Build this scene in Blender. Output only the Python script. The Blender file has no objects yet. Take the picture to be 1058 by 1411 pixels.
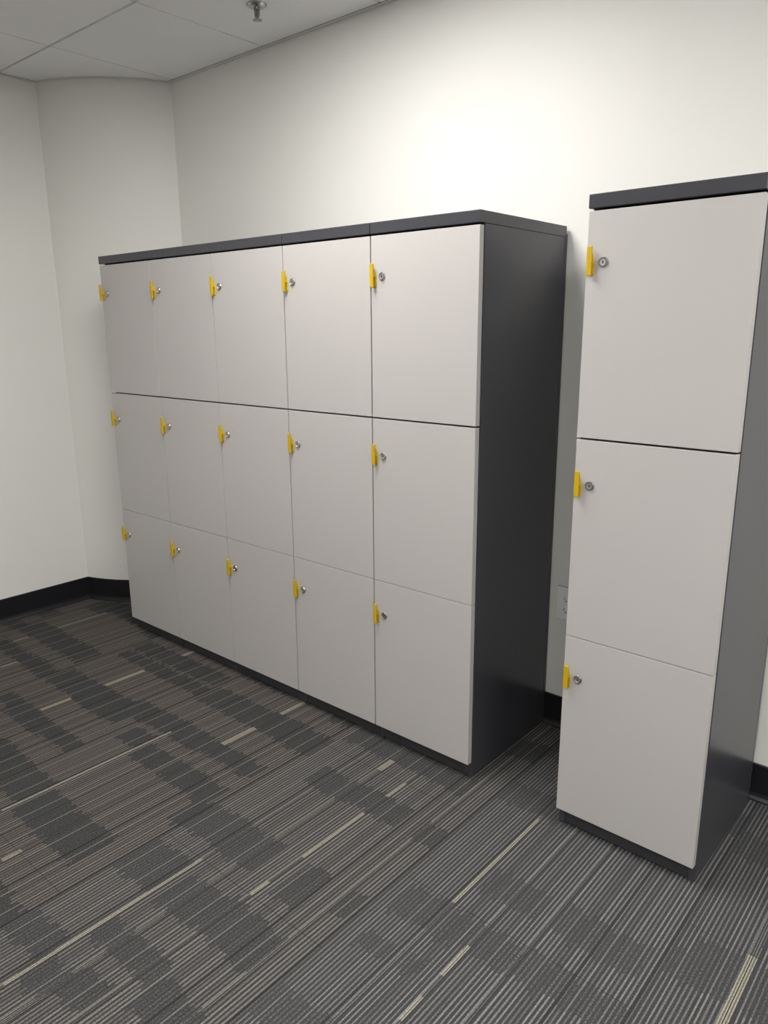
import bpy, bmesh, math, random
from mathutils import Vector, Matrix

S = bpy.context.scene
COL = S.collection
R = random.Random(11)

# ------------------------------------------------------------------ materials
def mat(name, base, rough=0.5, metallic=0.0, spec=0.5):
    m = bpy.data.materials.new(name)
    m.use_nodes = True
    b = m.node_tree.nodes['Principled BSDF']
    b.inputs['Base Color'].default_value = (*base, 1)
    b.inputs['Roughness'].default_value = rough
    b.inputs['Metallic'].default_value = metallic
    b.inputs['Specular IOR Level'].default_value = spec
    return m

def add_noise(m, scale, amount, bump=0.0, bump_scale=None, detail=3.0):
    """subtle procedural mottling of the base colour plus an optional fine bump"""
    nt = m.node_tree
    b = nt.nodes['Principled BSDF']
    tc = nt.nodes.new('ShaderNodeTexCoord')
    n = nt.nodes.new('ShaderNodeTexNoise')
    n.inputs['Scale'].default_value = scale
    n.inputs['Detail'].default_value = detail
    nt.links.new(tc.outputs['Object'], n.inputs['Vector'])
    mr = nt.nodes.new('ShaderNodeMapRange')
    mr.inputs['From Min'].default_value = 0.3
    mr.inputs['From Max'].default_value = 0.7
    mr.inputs['To Min'].default_value = 1 - amount
    mr.inputs['To Max'].default_value = 1 + amount
    nt.links.new(n.outputs['Fac'], mr.inputs['Value'])
    hs = nt.nodes.new('ShaderNodeHueSaturation')
    hs.inputs['Color'].default_value = b.inputs['Base Color'].default_value[:]
    nt.links.new(mr.outputs['Result'], hs.inputs['Value'])
    nt.links.new(hs.outputs['Color'], b.inputs['Base Color'])
    if bump:
        n2 = nt.nodes.new('ShaderNodeTexNoise')
        n2.inputs['Scale'].default_value = bump_scale
        n2.inputs['Detail'].default_value = 2
        nt.links.new(tc.outputs['Object'], n2.inputs['Vector'])
        bp = nt.nodes.new('ShaderNodeBump')
        bp.inputs['Strength'].default_value = bump
        bp.inputs['Distance'].default_value = 0.001
        nt.links.new(n2.outputs['Fac'], bp.inputs['Height'])
        nt.links.new(bp.outputs['Normal'], b.inputs['Normal'])
    return m

M_WALL = add_noise(mat('wall_paint', (0.815, 0.808, 0.775), 0.55, spec=0.3), 1.5, 0.012, 0.15, 260)
M_CEIL = add_noise(mat('ceiling_tile', (0.92, 0.92, 0.92), 0.9, spec=0.1), 220, 0.03, 0.2, 500)
M_TEE = mat('ceiling_tee', (0.50, 0.50, 0.485), 0.5)
M_FLANGE = mat('wall_angle', (0.66, 0.655, 0.63), 0.5)
M_PLENUM = mat('plenum_dark', (0.03, 0.03, 0.03), 0.9)
M_DOOR = add_noise(mat('locker_door_laminate', (0.498, 0.480, 0.468), 0.38, spec=0.45), 3.0, 0.008, 0.06, 500)
M_CHAR = add_noise(mat('charcoal_powder_coat', (0.053, 0.053, 0.062), 0.27, spec=0.5), 60, 0.03, 0.03, 900)
M_PLINTH = add_noise(mat('charcoal_plinth', (0.045, 0.045, 0.052), 0.42, spec=0.4), 60, 0.03)
M_DARK = mat('dark_interior', (0.015, 0.015, 0.016), 0.7)
M_YEL = add_noise(mat('yellow_plastic', (0.56, 0.375, 0.004), 0.42), 40, 0.03)
M_CHROME = mat('chrome', (0.42, 0.415, 0.41), 0.28, 1.0)
M_CYL = mat('lock_cylinder_face', (0.75, 0.74, 0.73), 0.4, 1.0)
M_SLOT = mat('key_slot_black', (0.01, 0.01, 0.01), 0.6)
M_BASE = add_noise(mat('black_rubber_base', (0.010, 0.010, 0.013), 0.42, spec=0.4), 30, 0.05)
M_PLATE = mat('outlet_plastic', (0.92, 0.92, 0.94), 0.35)
M_BRASS = mat('sprinkler_metal', (0.35, 0.34, 0.33), 0.35, 1.0)
M_LAMPF = mat('lamp_frame', (0.8, 0.8, 0.8), 0.4)

def emitter(name, col, strength):
    m = bpy.data.materials.new(name)
    m.use_nodes = True
    nt = m.node_tree
    nt.nodes.remove(nt.nodes['Principled BSDF'])
    e = nt.nodes.new('ShaderNodeEmission')
    e.inputs['Color'].default_value = (*col, 1)
    e.inputs['Strength'].default_value = strength
    nt.links.new(e.outputs[0], nt.nodes['Material Output'].inputs[0])
    return m
M_LIGHT = emitter('lamp_diffuser', (1.0, 0.98, 0.945), 18.0)

# ------------------------------------------------------------------ helpers
def obj(name, bm, mats, parent=None, smooth=False, bevel=0.0, seg=2):
    me = bpy.data.meshes.new(name)
    bmesh.ops.recalc_face_normals(bm, faces=bm.faces)
    bm.to_mesh(me)
    bm.free()
    for m in (mats if isinstance(mats, (list, tuple)) else [mats]):
        me.materials.append(m)
    if smooth:
        for p in me.polygons:
            p.use_smooth = True
    o = bpy.data.objects.new(name, me)
    COL.objects.link(o)
    if parent is not None:
        o.parent = parent
    if bevel:
        b = o.modifiers.new('bevel', 'BEVEL')
        b.width = bevel
        b.segments = seg
        b.limit_method = 'ANGLE'
    return o

def box(bm, x0, x1, y0, y1, z0, z1, mi=0):
    v = [bm.verts.new((x, y, z)) for x in (x0, x1) for y in (y0, y1) for z in (z0, z1)]
    for f in ((0, 1, 3, 2), (4, 6, 7, 5), (0, 4, 5, 1), (2, 3, 7, 6), (0, 2, 6, 4), (1, 5, 7, 3)):
        bm.faces.new([v[i] for i in f]).material_index = mi

def prism(bm, pts, axis, a, b, mi=0):
    """extrude a polygon (2-D points) between a and b along axis 'x','y' or 'z'"""
    def P(p, t):
        return {'x': (t, p[0], p[1]), 'y': (p[0], t, p[1]), 'z': (p[0], p[1], t)}[axis]
    v0 = [bm.verts.new(P(p, a)) for p in pts]
    v1 = [bm.verts.new(P(p, b)) for p in pts]
    n = len(pts)
    bm.faces.new(v0).material_index = mi
    bm.faces.new(v1[::-1]).material_index = mi
    for i in range(n):
        bm.faces.new((v0[i], v0[(i + 1) % n], v1[(i + 1) % n], v1[i])).material_index = mi

def lathe(bm, prof, n=28, mi=0, M=None):
    """revolve (radius, height) pairs about local z, then place with matrix M"""
    rings = []
    for r, h in prof:
        if r < 1e-6:
            rings.append([bm.verts.new((0, 0, h))])
        else:
            rings.append([bm.verts.new((r * math.cos(2 * math.pi * i / n), r * math.sin(2 * math.pi * i / n), h)) for i in range(n)])
    for A, B in zip(rings, rings[1:]):
        for i in range(n):
            j = (i + 1) % n
            if len(A) == 1 and len(B) == 1:
                continue
            if len(A) == 1:
                f = (A[0], B[i], B[j])
            elif len(B) == 1:
                f = (A[i], A[j], B[0])
            else:
                f = (A[i], A[j], B[j], B[i])
            bm.faces.new(f).material_index = mi
    if M is not None:
        bmesh.ops.transform(bm, matrix=M, verts=[v for r in rings for v in r])

def sweep(bm, path, prof, mi=0):
    """sweep a profile (offset to the right of travel, height) along a plan polyline"""
    n = len(path)
    rows = []
    for i, p in enumerate(path):
        p = Vector(p)
        d0 = (Vector(path[i]) - Vector(path[i - 1])).normalized() if i else None
        d1 = (Vector(path[i + 1]) - Vector(path[i])).normalized() if i < n - 1 else None
        if d0 is None: d0 = d1
        if d1 is None: d1 = d0
        n0, n1 = Vector((d0.y, -d0.x)), Vector((d1.y, -d1.x))
        m = (n0 + n1).normalized()
        k = 1 / max(0.3, m.dot(n0))
        rows.append([bm.verts.new((p.x + m.x * k * a, p.y + m.y * k * a, h)) for a, h in prof])
    q = len(prof)
    for A, B in zip(rows, rows[1:]):
        for i in range(q):
            j = (i + 1) % q
            bm.faces.new((A[i], A[j], B[j], B[i])).material_index = mi
    bm.faces.new(rows[0]); bm.faces.new(rows[-1][::-1])

def empty(name, loc, rz=0.0, label=None, cat=None, group=None):
    o = bpy.data.objects.new(name, None)
    COL.objects.link(o)
    o.location = loc
    o.rotation_euler = (0, 0, rz)
    o.empty_display_size = 0.1
    if label: o['label'] = label
    if cat: o['category'] = cat
    if group: o['group'] = group
    return o

def struct(o):
    o['kind'] = 'structure'
    return o

# ------------------------------------------------------------------ the room
ZC = 2.440                       # ceiling height
XL, XR, YF = -0.54, 6.0, -5.4    # left wall, far right wall, wall behind the camera
PC0, PC1 = (XL, -0.405), (-0.092, 0.0)   # where the bowed corner column meets left and back wall
ARC = []
_c = Vector(PC1) - Vector(PC0)
_L = _c.length
_s = 0.068
_Rr = _L * _L / (8 * _s) + _s / 2
_mid = (Vector(PC0) + Vector(PC1)) / 2
_nrm = Vector((_c.y, -_c.x)).normalized()          # towards the room
_cen = _mid - _nrm * (_Rr - _s)
_a0 = math.atan2(PC0[1] - _cen.y, PC0[0] - _cen.x)
_a1 = math.atan2(PC1[1] - _cen.y, PC1[0] - _cen.x)
for i in range(33):
    a = _a0 + (_a1 - _a0) * i / 32
    ARC.append((_cen.x + _Rr * math.cos(a), _cen.y + _Rr * math.sin(a)))
ARC[0], ARC[-1] = PC0, PC1

bm = bmesh.new(); box(bm, XL - 0.1, XR + 0.1, 0, 0.1, 0, ZC); struct(obj('wall_back', bm, M_WALL))
bm = bmesh.new(); box(bm, XL - 0.1, XL, YF, 0, 0, ZC); struct(obj('wall_left', bm, M_WALL))
bm = bmesh.new(); box(bm, XR, XR + 0.1, YF, 0, 0, ZC); struct(obj('wall_right', bm, M_WALL))
bm = bmesh.new(); box(bm, XL - 0.1, XR + 0.1, YF - 0.1, YF, 0, ZC); struct(obj('wall_front', bm, M_WALL))
bm = bmesh.new()
prism(bm, [(XL, 0.0)] + ARC, 'z', 0, ZC)
o = struct(obj('wall_corner', bm, M_WALL, smooth=True))
o.modifiers.new('split', 'EDGE_SPLIT').split_angle = math.radians(30)

# rubber cove base: straight with a small toe at the carpet
COVE = [(0, 0), (0.014, 0), (0.013, 0.004), (0.007, 0.012), (0.004, 0.022), (0.0035, 0.113), (0.0015, 0.116), (0, 0.116)]
bm = bmesh.new(); sweep(bm, [PC1, (XR, 0)], COVE); struct(obj('baseboard_back', bm, M_BASE))
bm = bmesh.new(); sweep(bm, [(XL, YF), PC0], COVE); struct(obj('baseboard_left', bm, M_BASE))
bm = bmesh.new(); sweep(bm, ARC, COVE); struct(obj('baseboard_corner', bm, M_BASE))
bm = bmesh.new(); sweep(bm, [(XR, 0), (XR, YF)], COVE); struct(obj('baseboard_right', bm, M_BASE))
bm = bmesh.new(); sweep(bm, [(XR, YF), (XL, YF)], COVE); struct(obj('baseboard_front', bm, M_BASE))

# ---- suspended ceiling: reveal-edge tiles hanging in a grid of tees
GX, GY, PIT = -0.056, -0.572, 0.6115
LIGHTS = [(2, 2), (6, 2), (4, 5), (6, 5)]     # (column, far row) of the 2x4 lamps; the front pair is unseen, added as ambient fill
gx = [XL]
k = 0
while GX + PIT * k < XR:
    gx.append(GX + PIT * k); k += 1
gx.append(XR)
gy = [0.0]
k = 0
while GY - PIT * k > YF:
    gy.append(GY - PIT * k); k += 1
gy.append(YF)
LAMPCELLS = set()
lamp_rects = []
for ci, cj in LIGHTS:
    i = ci + 1; j = cj - 1
    LAMPCELLS |= {(i, j), (i, j + 1)}
    lamp_rects.append((gx[i], gx[i + 1], gy[j + 2], gy[j]))
bm = bmesh.new()
for i in range(len(gx) - 1):
    for j in range(len(gy) - 1):
        if (i, j) in LAMPCELLS:
            continue
        rx0 = 0.019 if i == 0 else 0.0035
        rx1 = 0.019 if i == len(gx) - 2 else 0.0035
        ry0 = 0.019 if j == 0 else 0.0055
        ry1 = 0.019 if j == len(gy) - 2 else 0.0055
        box(bm, gx[i] + rx0, gx[i + 1] - rx1, gy[j + 1] + ry1, gy[j] - ry0, ZC, ZC + 0.02, 0)
box(bm, XL - 0.1, XR + 0.1, YF - 0.1, 0.1, ZC + 0.10, ZC + 0.14, 1)
struct(obj('ceiling', bm, [M_CEIL, M_PLENUM]))
bm = bmesh.new()
for x in gx[1:-1]:
    for j in range(len(gy) - 1):
        box(bm, x - 0.007, x + 0.007, gy[j + 1] + 0.0075, gy[j] - (0.030 if j == 0 else 0.0075), ZC + 0.0205, ZC + 0.024)
for y in gy[1:-1]:
    box(bm, XL + 0.03, XR - 0.03, y - 0.0075, y + 0.0075, ZC + 0.0205, ZC + 0.024)
struct(obj('trim_1', bm, M_TEE))
# wall angle that carries the ceiling's edge
ANG = [(0, ZC - 0.0035), (0.0185, ZC - 0.0035), (0.0185, ZC - 0.001), (0, ZC - 0.001)]
bm = bmesh.new(); sweep(bm, [(XL, YF), PC0] + ARC[1:] + [(XR, 0)], ANG); struct(obj('trim_2', bm, M_FLANGE))

# ---- carpet tiles: every yarn line is its own strip with pattern values and painted sheen on its faces
TX0, TW = 0.184, 0.61
DARK = [  # dark blocks (x0, x1, y0, y1)
 (-.275,.160,-.846,-.722),(-.400,-.278,-.846,-.716),(-.520,-.400,-.860,-.780),(-.546,-.447,-.702,-.604),(-.330,-.03,-1.00,-.932),(-.03,.184,-1.008,-.926),
 (-.268,.09,-.458,-.335),(-.370,-.270,-.474,-.336),
 (.20,.448,-1.006,-.879),(.448,.70,-1.016,-.872),(.66,.75,-1.01,-.885),(.21,.44,-1.20,-1.134),(.33,.60,-1.224,-1.140),(.60,.79,-1.212,-1.142),
 (.20,.448,-.609,-.516),(.45,.778,-.604,-.509),(.21,.445,-.69,-.625),(.45,.794,-.694,-.622),(.66,.81,-.944,-.842),
 (.81,1.10,-.708,-.583),(1.10,1.306,-.702,-.570),(1.25,1.404,-.71,-.575),(.80,1.12,-.932,-.830),(1.12,1.376,-.912,-.834),(.945,1.105,-1.085,-.992),(.82,.945,-1.05,-.960),
 (1.12,1.374,-1.085,-.985),(.935,1.32,-1.465,-1.330),(.80,.93,-1.44,-1.31),(1.34,1.404,-1.19,-1.06),
 (1.48,1.706,-1.18,-1.048),(1.405,1.48,-1.178,-1.050),(1.60,1.742,-1.394,-1.272),(1.41,1.56,-1.392,-1.25),(1.742,1.94,-1.385,-1.26),(1.795,1.875,-1.195,-1.05),
 (1.404,1.43,-.705,-.575),(1.50,1.690,-.811,-.708),(1.690,1.755,-.80,-.70),(1.755,1.872,-.803,-.704),(1.44,1.650,-.552,-.448),(1.65,1.93,-.555,-.448),(1.937,2.012,-.802,-.715),
 (1.57,1.81,-1.552,-1.478),(1.82,1.96,-1.60,-1.50),(1.95,2.0,-1.138,-1.045),
 (2.05,2.24,-1.035,-.926),(2.06,2.14,-1.162,-1.11),(2.175,2.226,-1.152,-1.098),(2.18,2.341,-.84,-.744),(2.25,2.445,-1.02,-.926),(2.38,2.60,-.85,-.744),(2.445,2.62,-1.01,-.926),
 (2.66,2.80,-.74,-.63),(2.80,2.98,-.72,-.63),
]
STREAK = [(.945,-1.482,-.906),(.444,-.873,-.70),(.442,-1.13,-1.015),(-.277,-.71,-.462),(1.151,-.84,-.70),(1.145,-.576,-.46),(-.278,-.92,-.85),(-.043,-1.07,-1.0),(.448,-.514,-.455),
 (1.567,-1.74,-1.223),(1.766,-1.226,-1.165),(1.165,-1.574,-1.522),(1.762,-1.047,-.805),(1.762,-.70,-.612),(1.653,-.611,-.543),(2.166,-.921,-.50),(2.275,-1.108,-1.004),(2.275,-1.25,-1.178),
 (2.771,-1.22,-.617),(3.09,-.95,-.70),(2.275,-1.75,-1.55),(1.95,-1.75,-1.62)]
# the rest of the floor, beyond the measured part, follows the same habit
for c in range(-2, 10):
    x0 = TX0 + c * TW
    off = 0.0 if c % 2 == 0 else 0.305
    for r in range(-1, 9):
        y1 = -0.005 + off - r * TW
        y0 = y1 - TW
        for b in range(2):
            yb = y0 + R.uniform(0.03, 0.16) + 0.30 * b
            hh = R.uniform(0.08, 0.13)
            x = x0
            while x < x0 + TW - 0.02:
                w = min(R.choice((0.10, 0.15, 0.25)), x0 + TW - x)
                d = R.uniform(-0.03, 0.03)
                cx, cy = x + w / 2, yb + d + hh / 2
                known = (-0.6 < cx < 2.62 and -1.24 < cy < -0.44) or (0.79 < cx < 2.0 and -1.56 < cy <= -1.2)
                if not known and R.random() < 0.85:
                    DARK.append((x, x + w, yb + d, yb + d + hh))
                x += w
        if R.random() < 0.5 and not (-1.6 < y0 + 0.3 < -0.3 and x0 < 2.6):
            yy = y0 + R.uniform(0.05, 0.4)
            STREAK.append((x0 + R.choice((.15, .26, .36)), yy, yy + R.uniform(.1, .25)))

verts, faces, vals = [], [], []
def strip(xa, xb, segs):
    for ya, yb, v in segs:
        n = len(verts)
        verts.extend(((xa, ya, 0), (xb, ya, 0), (xb, yb, 0), (xa, yb, 0)))
        faces.append((n, n + 1, n + 2, n + 3))
        vals.append(v)
NP = 58
design = [(R.random(), R.random(), R.random()) for i in range(NP)]
THICKDARK = {13, 24, 34, 45, 57}                    # ground yarn only
SOLID = {2, 9, 15, 21, 29, 38, 47, 53}              # thin pale lines that run the whole tile
def mixc(a, b, t):
    return tuple(p + (q - p) * t for p, q in zip(a, b))
BROWN, GROUND, BLOCK = (.138, .121, .109), (.036, .0335, .0325), (.047, .050, .0505)
SHEEN_YARN, SHEEN_GROUND, SHEEN_BLOCK = (.235, .229, .223), (.053, .053, .056), (.060, .060, .063)  # same yarns with the pile's view-dependent sheen painted into their colours
PALE, STK, STM = (.215, .207, .193), (.36, .335, .265), (.15, .137, .115)
for c in range(-2, 10):
    x0 = TX0 + c * TW
    per = TW / NP
    off = 0.0 if c % 2 == 0 else 0.305
    sheen = 0.0 if c < 1 else {1: 0.08, 2: 0.5}.get(c, 1.0)  # how much painted pile sheen a tile column gets, full towards the right
    light = mixc(BROWN, SHEEN_YARN, sheen); ground = mixc(GROUND, SHEEN_GROUND, sheen); block = mixc(BLOCK, SHEEN_BLOCK, sheen)
    seams = [-0.005 + off - r * TW for r in range(-1, 10)]
    for i in range(NP):
        q, w1, w2 = design[i]
        fd = 0.30 + 0.14 * w1 + 0.24 * sheen            # share of ground yarn in this repeat
        xs = [x0 + i * per, x0 + (i + fd) * per, x0 + (i + 1) * per]
        kinds = ['g', 'l']
        if i in SOLID:
            xs = [xs[0], xs[1], xs[1] + 0.0034, xs[2]]; kinds = ['g', 'p', 'l']
        if i in THICKDARK:
            xs = [xs[0], x0 + (i + .72) * per, xs[-1]]
        xm = x0 + (i + 0.5) * per
        if any(abs(xm - X) < per * 0.52 for X, a, b in STREAK):
            xs = [x0 + (i + t) * per for t in (0, .26, .56, .78, 1)]; kinds = ['s', 'm', 's', 'g']
        for kd, xa, xb in zip(kinds, xs, xs[1:]):
            if xb < XL or xa > XR:
                continue
            xm = (xa + xb) / 2
            j = R.gauss(0, .006)
            rects = [(a + j, b + j) for X0, X1, a, b in DARK if X0 <= xm < X1]
            sts = [(a, b) for X, a, b in STREAK if abs(xm - X) < per * 1.05]
            br = {YF, 0.0}
            for a, b in rects + sts:
                br |= {a, b}
            for t in seams:
                br |= {t - 0.0009, t + 0.0009}
            br = sorted(t for t in br if YF <= t <= 0)
            segs = []
            for a, b in zip(br, br[1:]):
                if b - a < 1e-5:
                    continue
                m = (a + b) / 2
                dk = any(p <= m < e for p, e in rects)
                st = any(p <= m < e for p, e in sts)
                sm = any(abs(m - t) < 0.0009 for t in seams)
                spk = 0.9
                if kd == 'g':
                    col = mixc(ground, block, 0.35 + 0.6 * w2 if dk else 0.45 * w2)
                elif kd == 'p':
                    col = mixc(PALE, light, 0.25) if not dk else mixc(PALE, block, 0.25)
                elif kd in 'sm' and st:
                    col = STK if kd == 's' else STM
                elif kd == 'm':
                    col = mixc(ground, block, 0.6) if dk else ground
                else:
                    base = mixc(ground, light, 0.62 + 0.42 * q - 0.28 * sheen * w2)
                    col = mixc(base, block, 0.90 - 0.32 * sheen) if dk else base
                    if dk: spk = 1.6
                if i in THICKDARK and kd == 'g':
                    col = mixc(ground, (.02, .02, .02), 0.35)
                if sm: col = mixc(col, (.02, .02, .02), 0.6)
                segs.append((a, b, (*col, spk)))
            strip(max(xa, XL), min(xb, XR), segs)
me = bpy.data.meshes.new('floor')
me.from_pydata(verts, [], faces)
at = me.attributes.new('yarn', 'FLOAT_COLOR', 'FACE')
for k, v in enumerate(vals):
    at.data[k].color = v
fl = bpy.data.objects.new('floor', me)
COL.objects.link(fl)
struct(fl)
m = bpy.data.materials.new('carpet')
m.use_nodes = True
nt = m.node_tree
b = nt.nodes['Principled BSDF']
b.inputs['Roughness'].default_value = 0.95
b.inputs['Specular IOR Level'].default_value = 0.08
A = nt.nodes.new('ShaderNodeAttribute'); A.attribute_name = 'yarn'
tc = nt.nodes.new('ShaderNodeTexCoord')
n1 = nt.nodes.new('ShaderNodeTexNoise'); n1.inputs['Scale'].default_value = 260; n1.inputs['Detail'].default_value = 3
n1.inputs['Roughness'].default_value = 0.65
nt.links.new(tc.outputs['Object'], n1.inputs['Vector'])
sub = nt.nodes.new('ShaderNodeMath'); sub.operation = 'SUBTRACT'; sub.inputs[1].default_value = 0.5
nt.links.new(n1.outputs['Fac'], sub.inputs[0])
k1 = nt.nodes.new('ShaderNodeMath'); k1.operation = 'MULTIPLY'; k1.inputs[1].default_value = 2.4
nt.links.new(A.outputs['Alpha'], k1.inputs[0])
k2 = nt.nodes.new('ShaderNodeMath'); k2.operation = 'MULTIPLY_ADD'; k2.inputs[2].default_value = 1.0
nt.links.new(sub.outputs[0], k2.inputs[0]); nt.links.new(k1.outputs[0], k2.inputs[1])
k4 = nt.nodes.new('ShaderNodeMath'); k4.operation = 'MULTIPLY'; k4.inputs[1].default_value = 0.90
k3 = nt.nodes.new('ShaderNodeMath'); k3.operation = 'MAXIMUM'; k3.inputs[1].default_value = 0.25
nt.links.new(k2.outputs[0], k3.inputs[0])
sc = nt.nodes.new('ShaderNodeVectorMath'); sc.operation = 'SCALE'
nt.links.new(A.outputs['Color'], sc.inputs[0]); nt.links.new(k3.outputs[0], k4.inputs[0]); nt.links.new(k4.outputs[0], sc.inputs['Scale'])
nt.links.new(sc.outputs[0], b.inputs['Base Color'])
bp = nt.nodes.new('ShaderNodeBump'); bp.inputs['Strength'].default_value = 0.5; bp.inputs['Distance'].default_value = 0.002
nt.links.new(n1.outputs['Fac'], bp.inputs['Height']); nt.links.new(bp.outputs['Normal'], b.inputs['Normal'])
me.materials.append(m)

# ------------------------------------------------------------------ lockers
LW, LD = 0.381, 0.481            # unit width, depth to the door faces
TH = 0.0215                      # door thickness plus stand-off
ZT, G1, G2, ZB, ZCAP = 1.628, 1.1005, 0.578, 0.056, 1.663
GAP = 0.0042

def make_locker():
    """origin: floor, front-left corner of the door plane; y = 0 is the door face, body runs to +y"""
    t = empty('locker', (0, 0, 0))
    e = 0.0005
    W = LW - e
    yb0, yb1 = TH + 0.0015, LD - 0.022
    bm = bmesh.new()
    box(bm, e, 0.019, yb0, yb1, 0.003, ZT + 0.0035)             # side panels run down to the floor
    box(bm, W - 0.0185, W, yb0, yb1, 0.003, ZT + 0.0035)
    for z in (ZB, G2, G1, ZT):                                   # bottom, shelves, top
        box(bm, 0.019, W - 0.0185, yb0 + (0.0 if z in (ZB,) else 0.002), yb1, z - 0.016, z + 0.002)
    obj('cabinet_body', bm, M_CHAR, t, bevel=0.0008, seg=1)
    bm = bmesh.new(); box(bm, e, W, yb1 + 0.0012, LD - 0.006, 0.003, ZT + 0.012)
    obj('back_panel', bm, M_CHAR, t, bevel=0.001)
    bm = bmesh.new(); box(bm, 0.0198, W - 0.0193, yb0 + 0.0012, yb0 + 0.018, 0.006, ZB - 0.0165)
    obj('kick_plate', bm, M_PLINTH, t)
    bm = bmesh.new(); box(bm, e, W, -0.0025, LD - 0.013, ZT + 0.004, ZCAP)
    obj('top_panel', bm, M_CHAR, t, bevel=0.0015)
    for zt, zb in ((ZT, G1), (G1, G2), (G2, ZB)):
        z1, z0 = zt - {ZT: 0.0015, G1: 0.0025, G2: 0.0009}[zt], zb + {G1: 0.0025, G2: 0.0009, ZB: 0}[zb]
        bm = bmesh.new(); box(bm, 0.0017, LW - 0.0017, 0, 0.0195, z0, z1)
        d = obj('door', bm, M_DOOR, t, bevel=0.0009)
        hz = zt - 0.112
        # pull: an upright grip bar stood off the door edge on a wedge-shaped web
        bm = bmesh.new()
        hx, hw, hh = 0.0152, 0.0122, 0.0325
        box(bm, hx - hw / 2, hx + hw / 2, -0.0165, -0.0105, hz - hh, hz + hh)
        prism(bm, [(-0.0106, hz + 0.022), (-0.0106, hz - 0.004), (0.0002, hz - 0.006), (0.0002, hz + 0.004)], 'x', hx - hw / 2 + 0.001, hx + hw / 2 - 0.001)
        box(bm, hx - hw / 2, hx + hw / 2 + 0.001, -0.003, 0.0002, hz - 0.031, hz + 0.003)   # flat foot of the pull on the door
        obj('handle', bm, M_YEL, d, bevel=0.0012)
        bm = bmesh.new()
        Ml = Matrix.Translation((0.0440, 0, hz - 0.003)) @ Matrix.Rotation(math.pi / 2, 4, 'X')
        lathe(bm, [(0.0, -0.001), (0.0118, -0.001), (0.0118, 0.0022), (0.0104, 0.0042), (0.0078, 0.0042), (0.0072, 0.0032)], 28, 0, Ml)
        lathe(bm, [(0.0072, 0.0032), (0.0, 0.0032)], 28, 1, Ml)
        bmesh.ops.remove_doubles(bm, verts=bm.verts, dist=1e-5)
        obj('lock', bm, [M_CHROME, M_CYL], d, smooth=True).modifiers.new('split', 'EDGE_SPLIT').split_angle = math.radians(40)
        bm = bmesh.new()
        box(bm, 0.0440 - 0.0009, 0.0440 + 0.0009, -0.0036, -0.0031, hz - 0.003 - 0.0035, hz - 0.003 + 0.0035)
        box(bm, 0.0440 - 0.0018, 0.0440 + 0.0018, -0.00355, -0.0031, hz - 0.003 - 0.0008, hz - 0.003 + 0.0016)
        obj('keyhole', bm, M_SLOT, d)
    for fx in (0.004, W - 0.0155):
        for fy in (yb0 + 0.004, yb1 - 0.02):
            bm = bmesh.new(); box(bm, fx, fx + 0.0115, fy, fy + 0.014, 0, 0.0032)
            obj('foot', bm, M_DARK, t)
    return t

def copy_tree(o, parent=None):
    c = o.copy()
    COL.objects.link(c)
    c.parent = parent
    for ch in list(o.children):
        copy_tree(ch, c)
    return c

SPOTS = [
 (0 * LW, -LD, 0.0, 'grey three-door locker tower at the row\'s left end, beside the curved wall corner'),
 (1 * LW, -LD, 0.0, 'second grey three-door locker tower from the curved wall corner'),
 (2 * LW, -LD, 0.0, 'middle grey locker tower of the joined row of five'),
 (3 * LW, -LD, 0.0, 'fourth grey locker tower from the curved wall corner, one before the row\'s right end'),
 (4 * LW, -LD, 0.0, 'locker tower at the joined row\'s right end, its tall charcoal side panel showing'),
 (2.211, -0.493, -0.0076, 'single grey three-door locker tower standing apart, in front of the wall outlet'),
]
proto = make_locker()
for k, (x, y, rz, lab) in enumerate(SPOTS):
    o = proto if k == 0 else copy_tree(proto)
    o.location = (x + (-0.0008, -0.0010, -0.0012, 0.0, 0.0012, 0.0)[k], y, 0)
    o.rotation_euler = (0, 0, rz)
    o['label'] = lab
    o['category'] = 'locker'
    o['group'] = 'grey locker towers along the wall'

# ------------------------------------------------------------------ wall outlet
t = empty('wall_outlet', (1.968, 0, 0.460), 0, 'small white wall outlet low on the wall, half hidden behind the single locker tower', 'outlet')
bm = bmesh.new(); box(bm, -0.035, 0.035, -0.0065, 0, -0.057, 0.057); obj('cover_plate', bm, M_PLATE, t, bevel=0.002)
bm = bmesh.new(); box(bm, -0.0362, 0.0362, -0.0012, 0, -0.0582, 0.0582); obj('shadow_rim', bm, M_SLOT, t)  # black rim that paints a shadow line round the cover plate
bm = bmesh.new(); box(bm, -0.0168, 0.0168, -0.0085, -0.0066, -0.0335, 0.0335); f = obj('receptacle', bm, M_PLATE, t, bevel=0.0008)
for s in (-1, 1):
    cz = 0.0195 * s
    for xa, xb, za, zb in ((-0.0072, -0.0052, -0.0045, 0.0045), (0.0052, 0.0072, -0.0040, 0.0040), (-0.0024, 0.0024, -0.0115, -0.0070)):
        bm = bmesh.new(); box(bm, xa, xb, -0.0089, -0.0086, cz + za, cz + zb)
        obj('slot', bm, M_SLOT, f)
for s in (-1, 1):
    bm = bmesh.new()
    lathe(bm, [(0, -0.001), (0.003, -0.001), (0.003, 0.0006), (0, 0.001)], 14, 0, Matrix.Translation((0, -0.0066, 0.048 * s)) @ Matrix.Rotation(math.pi / 2, 4, 'X'))
    obj('screw', bm, M_PLATE, t)

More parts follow.
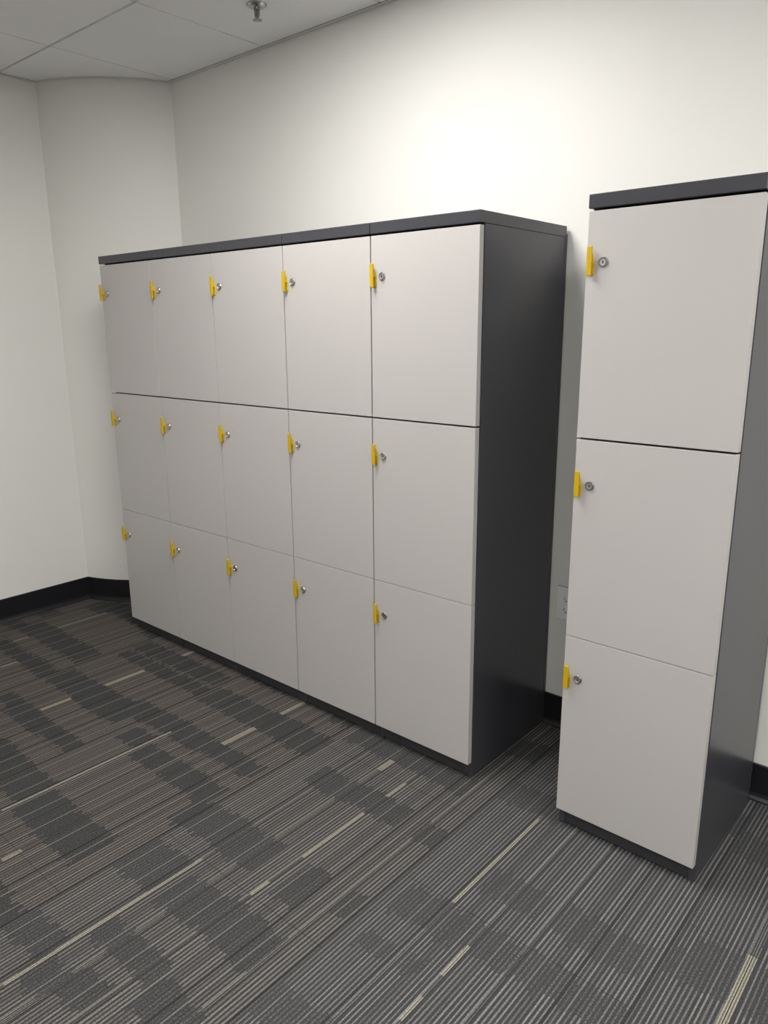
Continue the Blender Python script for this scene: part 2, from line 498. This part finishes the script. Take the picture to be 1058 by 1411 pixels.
# ------------------------------------------------------------------ ceiling sprinkler
t = empty('sprinkler_head', (0.842, -0.285, ZC), 0, 'small metal fire sprinkler head hanging from a ceiling tile', 'sprinkler')
bm = bmesh.new(); lathe(bm, [(0, 0), (0.034, 0), (0.034, -0.002), (0.026, -0.007), (0.012, -0.008), (0, -0.008)], 32)
obj('escutcheon', bm, mat('escutcheon_chrome', (0.5, 0.5, 0.5), 0.3, 1.0), t, smooth=True)
bm = bmesh.new()
lathe(bm, [(0, -0.008), (0.0105, -0.008), (0.0105, -0.016), (0, -0.016)], 16)
for s in (-1, 1):
    prism(bm, [(0.0075 * s, -0.015), (0.0125 * s, -0.015), (0.0115 * s, -0.034), (0.004 * s, -0.043), (0.001 * s, -0.043), (0.0065 * s, -0.032)], 'y', -0.0025, 0.0025)
lathe(bm, [(0, -0.038), (0.0042, -0.038), (0.0042, -0.046), (0, -0.046)], 14)
obj('frame', bm, M_BRASS, t)
bm = bmesh.new(); lathe(bm, [(0, -0.015), (0.0026, -0.016), (0.0026, -0.037), (0, -0.038)], 12)
obj('glass_bulb', bm, mat('bulb_red', (0.22, 0.20, 0.19), 0.15), t, smooth=True)
bm = bmesh.new()
lathe(bm, [(0, -0.0462), (0.0085, -0.0462), (0.0085, -0.0475), (0, -0.0475)], 24)
for k in range(12):
    a = 2 * math.pi * k / 12
    ca, sa = math.cos(a), math.sin(a)
    q = [(0.008 * ca + 0.0014 * sa, 0.008 * sa - 0.0014 * ca), (0.0155 * ca + 0.0024 * sa, 0.0155 * sa - 0.0024 * ca),
         (0.0155 * ca - 0.0024 * sa, 0.0155 * sa + 0.0024 * ca), (0.008 * ca - 0.0014 * sa, 0.008 * sa + 0.0014 * ca)]
    prism(bm, q, 'z', -0.0475, -0.0462)
obj('deflector', bm, M_BRASS, t)

# ------------------------------------------------------------------ recessed ceiling lamps, the front pair added as fill light
LAB = ['recessed ceiling light panel above the five joined lockers',
       'recessed ceiling light panel near the back wall, right of the single locker',
       'added ceiling fill light towards the front of the room, the left one of its row',
       'added ceiling fill light towards the front of the room, the right one of its row']
for (x0, x1, y0, y1), lab in zip(lamp_rects, LAB):
    t = empty('ceiling_light', ((x0 + x1) / 2, (y0 + y1) / 2, ZC), 0, lab, 'ceiling light', 'recessed ceiling lights')
    hx, hy = (x1 - x0) / 2 - 0.004, (y1 - y0) / 2 - 0.006
    bm = bmesh.new()
    w = 0.03
    box(bm, -hx, hx, -hy, -hy + w, 0, 0.05); box(bm, -hx, hx, hy - w, hy, 0, 0.05)
    box(bm, -hx, -hx + w, -hy + w, hy - w, 0, 0.05); box(bm, hx - w, hx, -hy + w, hy - w, 0, 0.05)
    obj('frame', bm, M_LAMPF, t)
    bm = bmesh.new(); box(bm, -hx + w, hx - w, -hy + w, hy - w, 0.006, 0.012)
    obj('diffuser', bm, M_LIGHT, t)

# ------------------------------------------------------------------ world, camera, view
w = bpy.data.worlds.new('world'); S.world = w
w.use_nodes = True
w.node_tree.nodes['Background'].inputs[0].default_value = (0.5, 0.5, 0.5, 1)
w.node_tree.nodes['Background'].inputs[1].default_value = 0.02

yaw, pitch, roll, F = -0.7134, -0.2434, -0.0068, 1030.8
cy, sy, cp, sp, cr, sr = math.cos(yaw), math.sin(yaw), math.cos(pitch), math.sin(pitch), math.cos(roll), math.sin(roll)
f = Vector((sy * cp, cy * cp, sp)); r = Vector((cy, -sy, 0)); u = r.cross(f)
r2, u2 = cr * r + sr * u, -sr * r + cr * u
cam = bpy.data.cameras.new('camera')
co = bpy.data.objects.new('camera', cam)
COL.objects.link(co)
co.matrix_world = Matrix(((r2.x, u2.x, -f.x, 3.0556), (r2.y, u2.y, -f.y, -2.1976), (r2.z, u2.z, -f.z, 1.3726), (0, 0, 0, 1)))
cam.sensor_fit = 'VERTICAL'
cam.sensor_height = 36.0
cam.lens = 36.0 * F / 1411
cam.clip_start = 0.02
S.camera = co

S.view_settings.view_transform = 'Standard'
S.view_settings.look = 'None'
S.view_settings.gamma = 1.0
S.view_settings.use_curve_mapping = False
S.view_settings.exposure = 0.10
S.cycles.max_bounces = 12
S.cycles.diffuse_bounces = 6
S.cycles.caustics_reflective = False
S.cycles.caustics_refractive = False
S.cycles.use_denoising = True
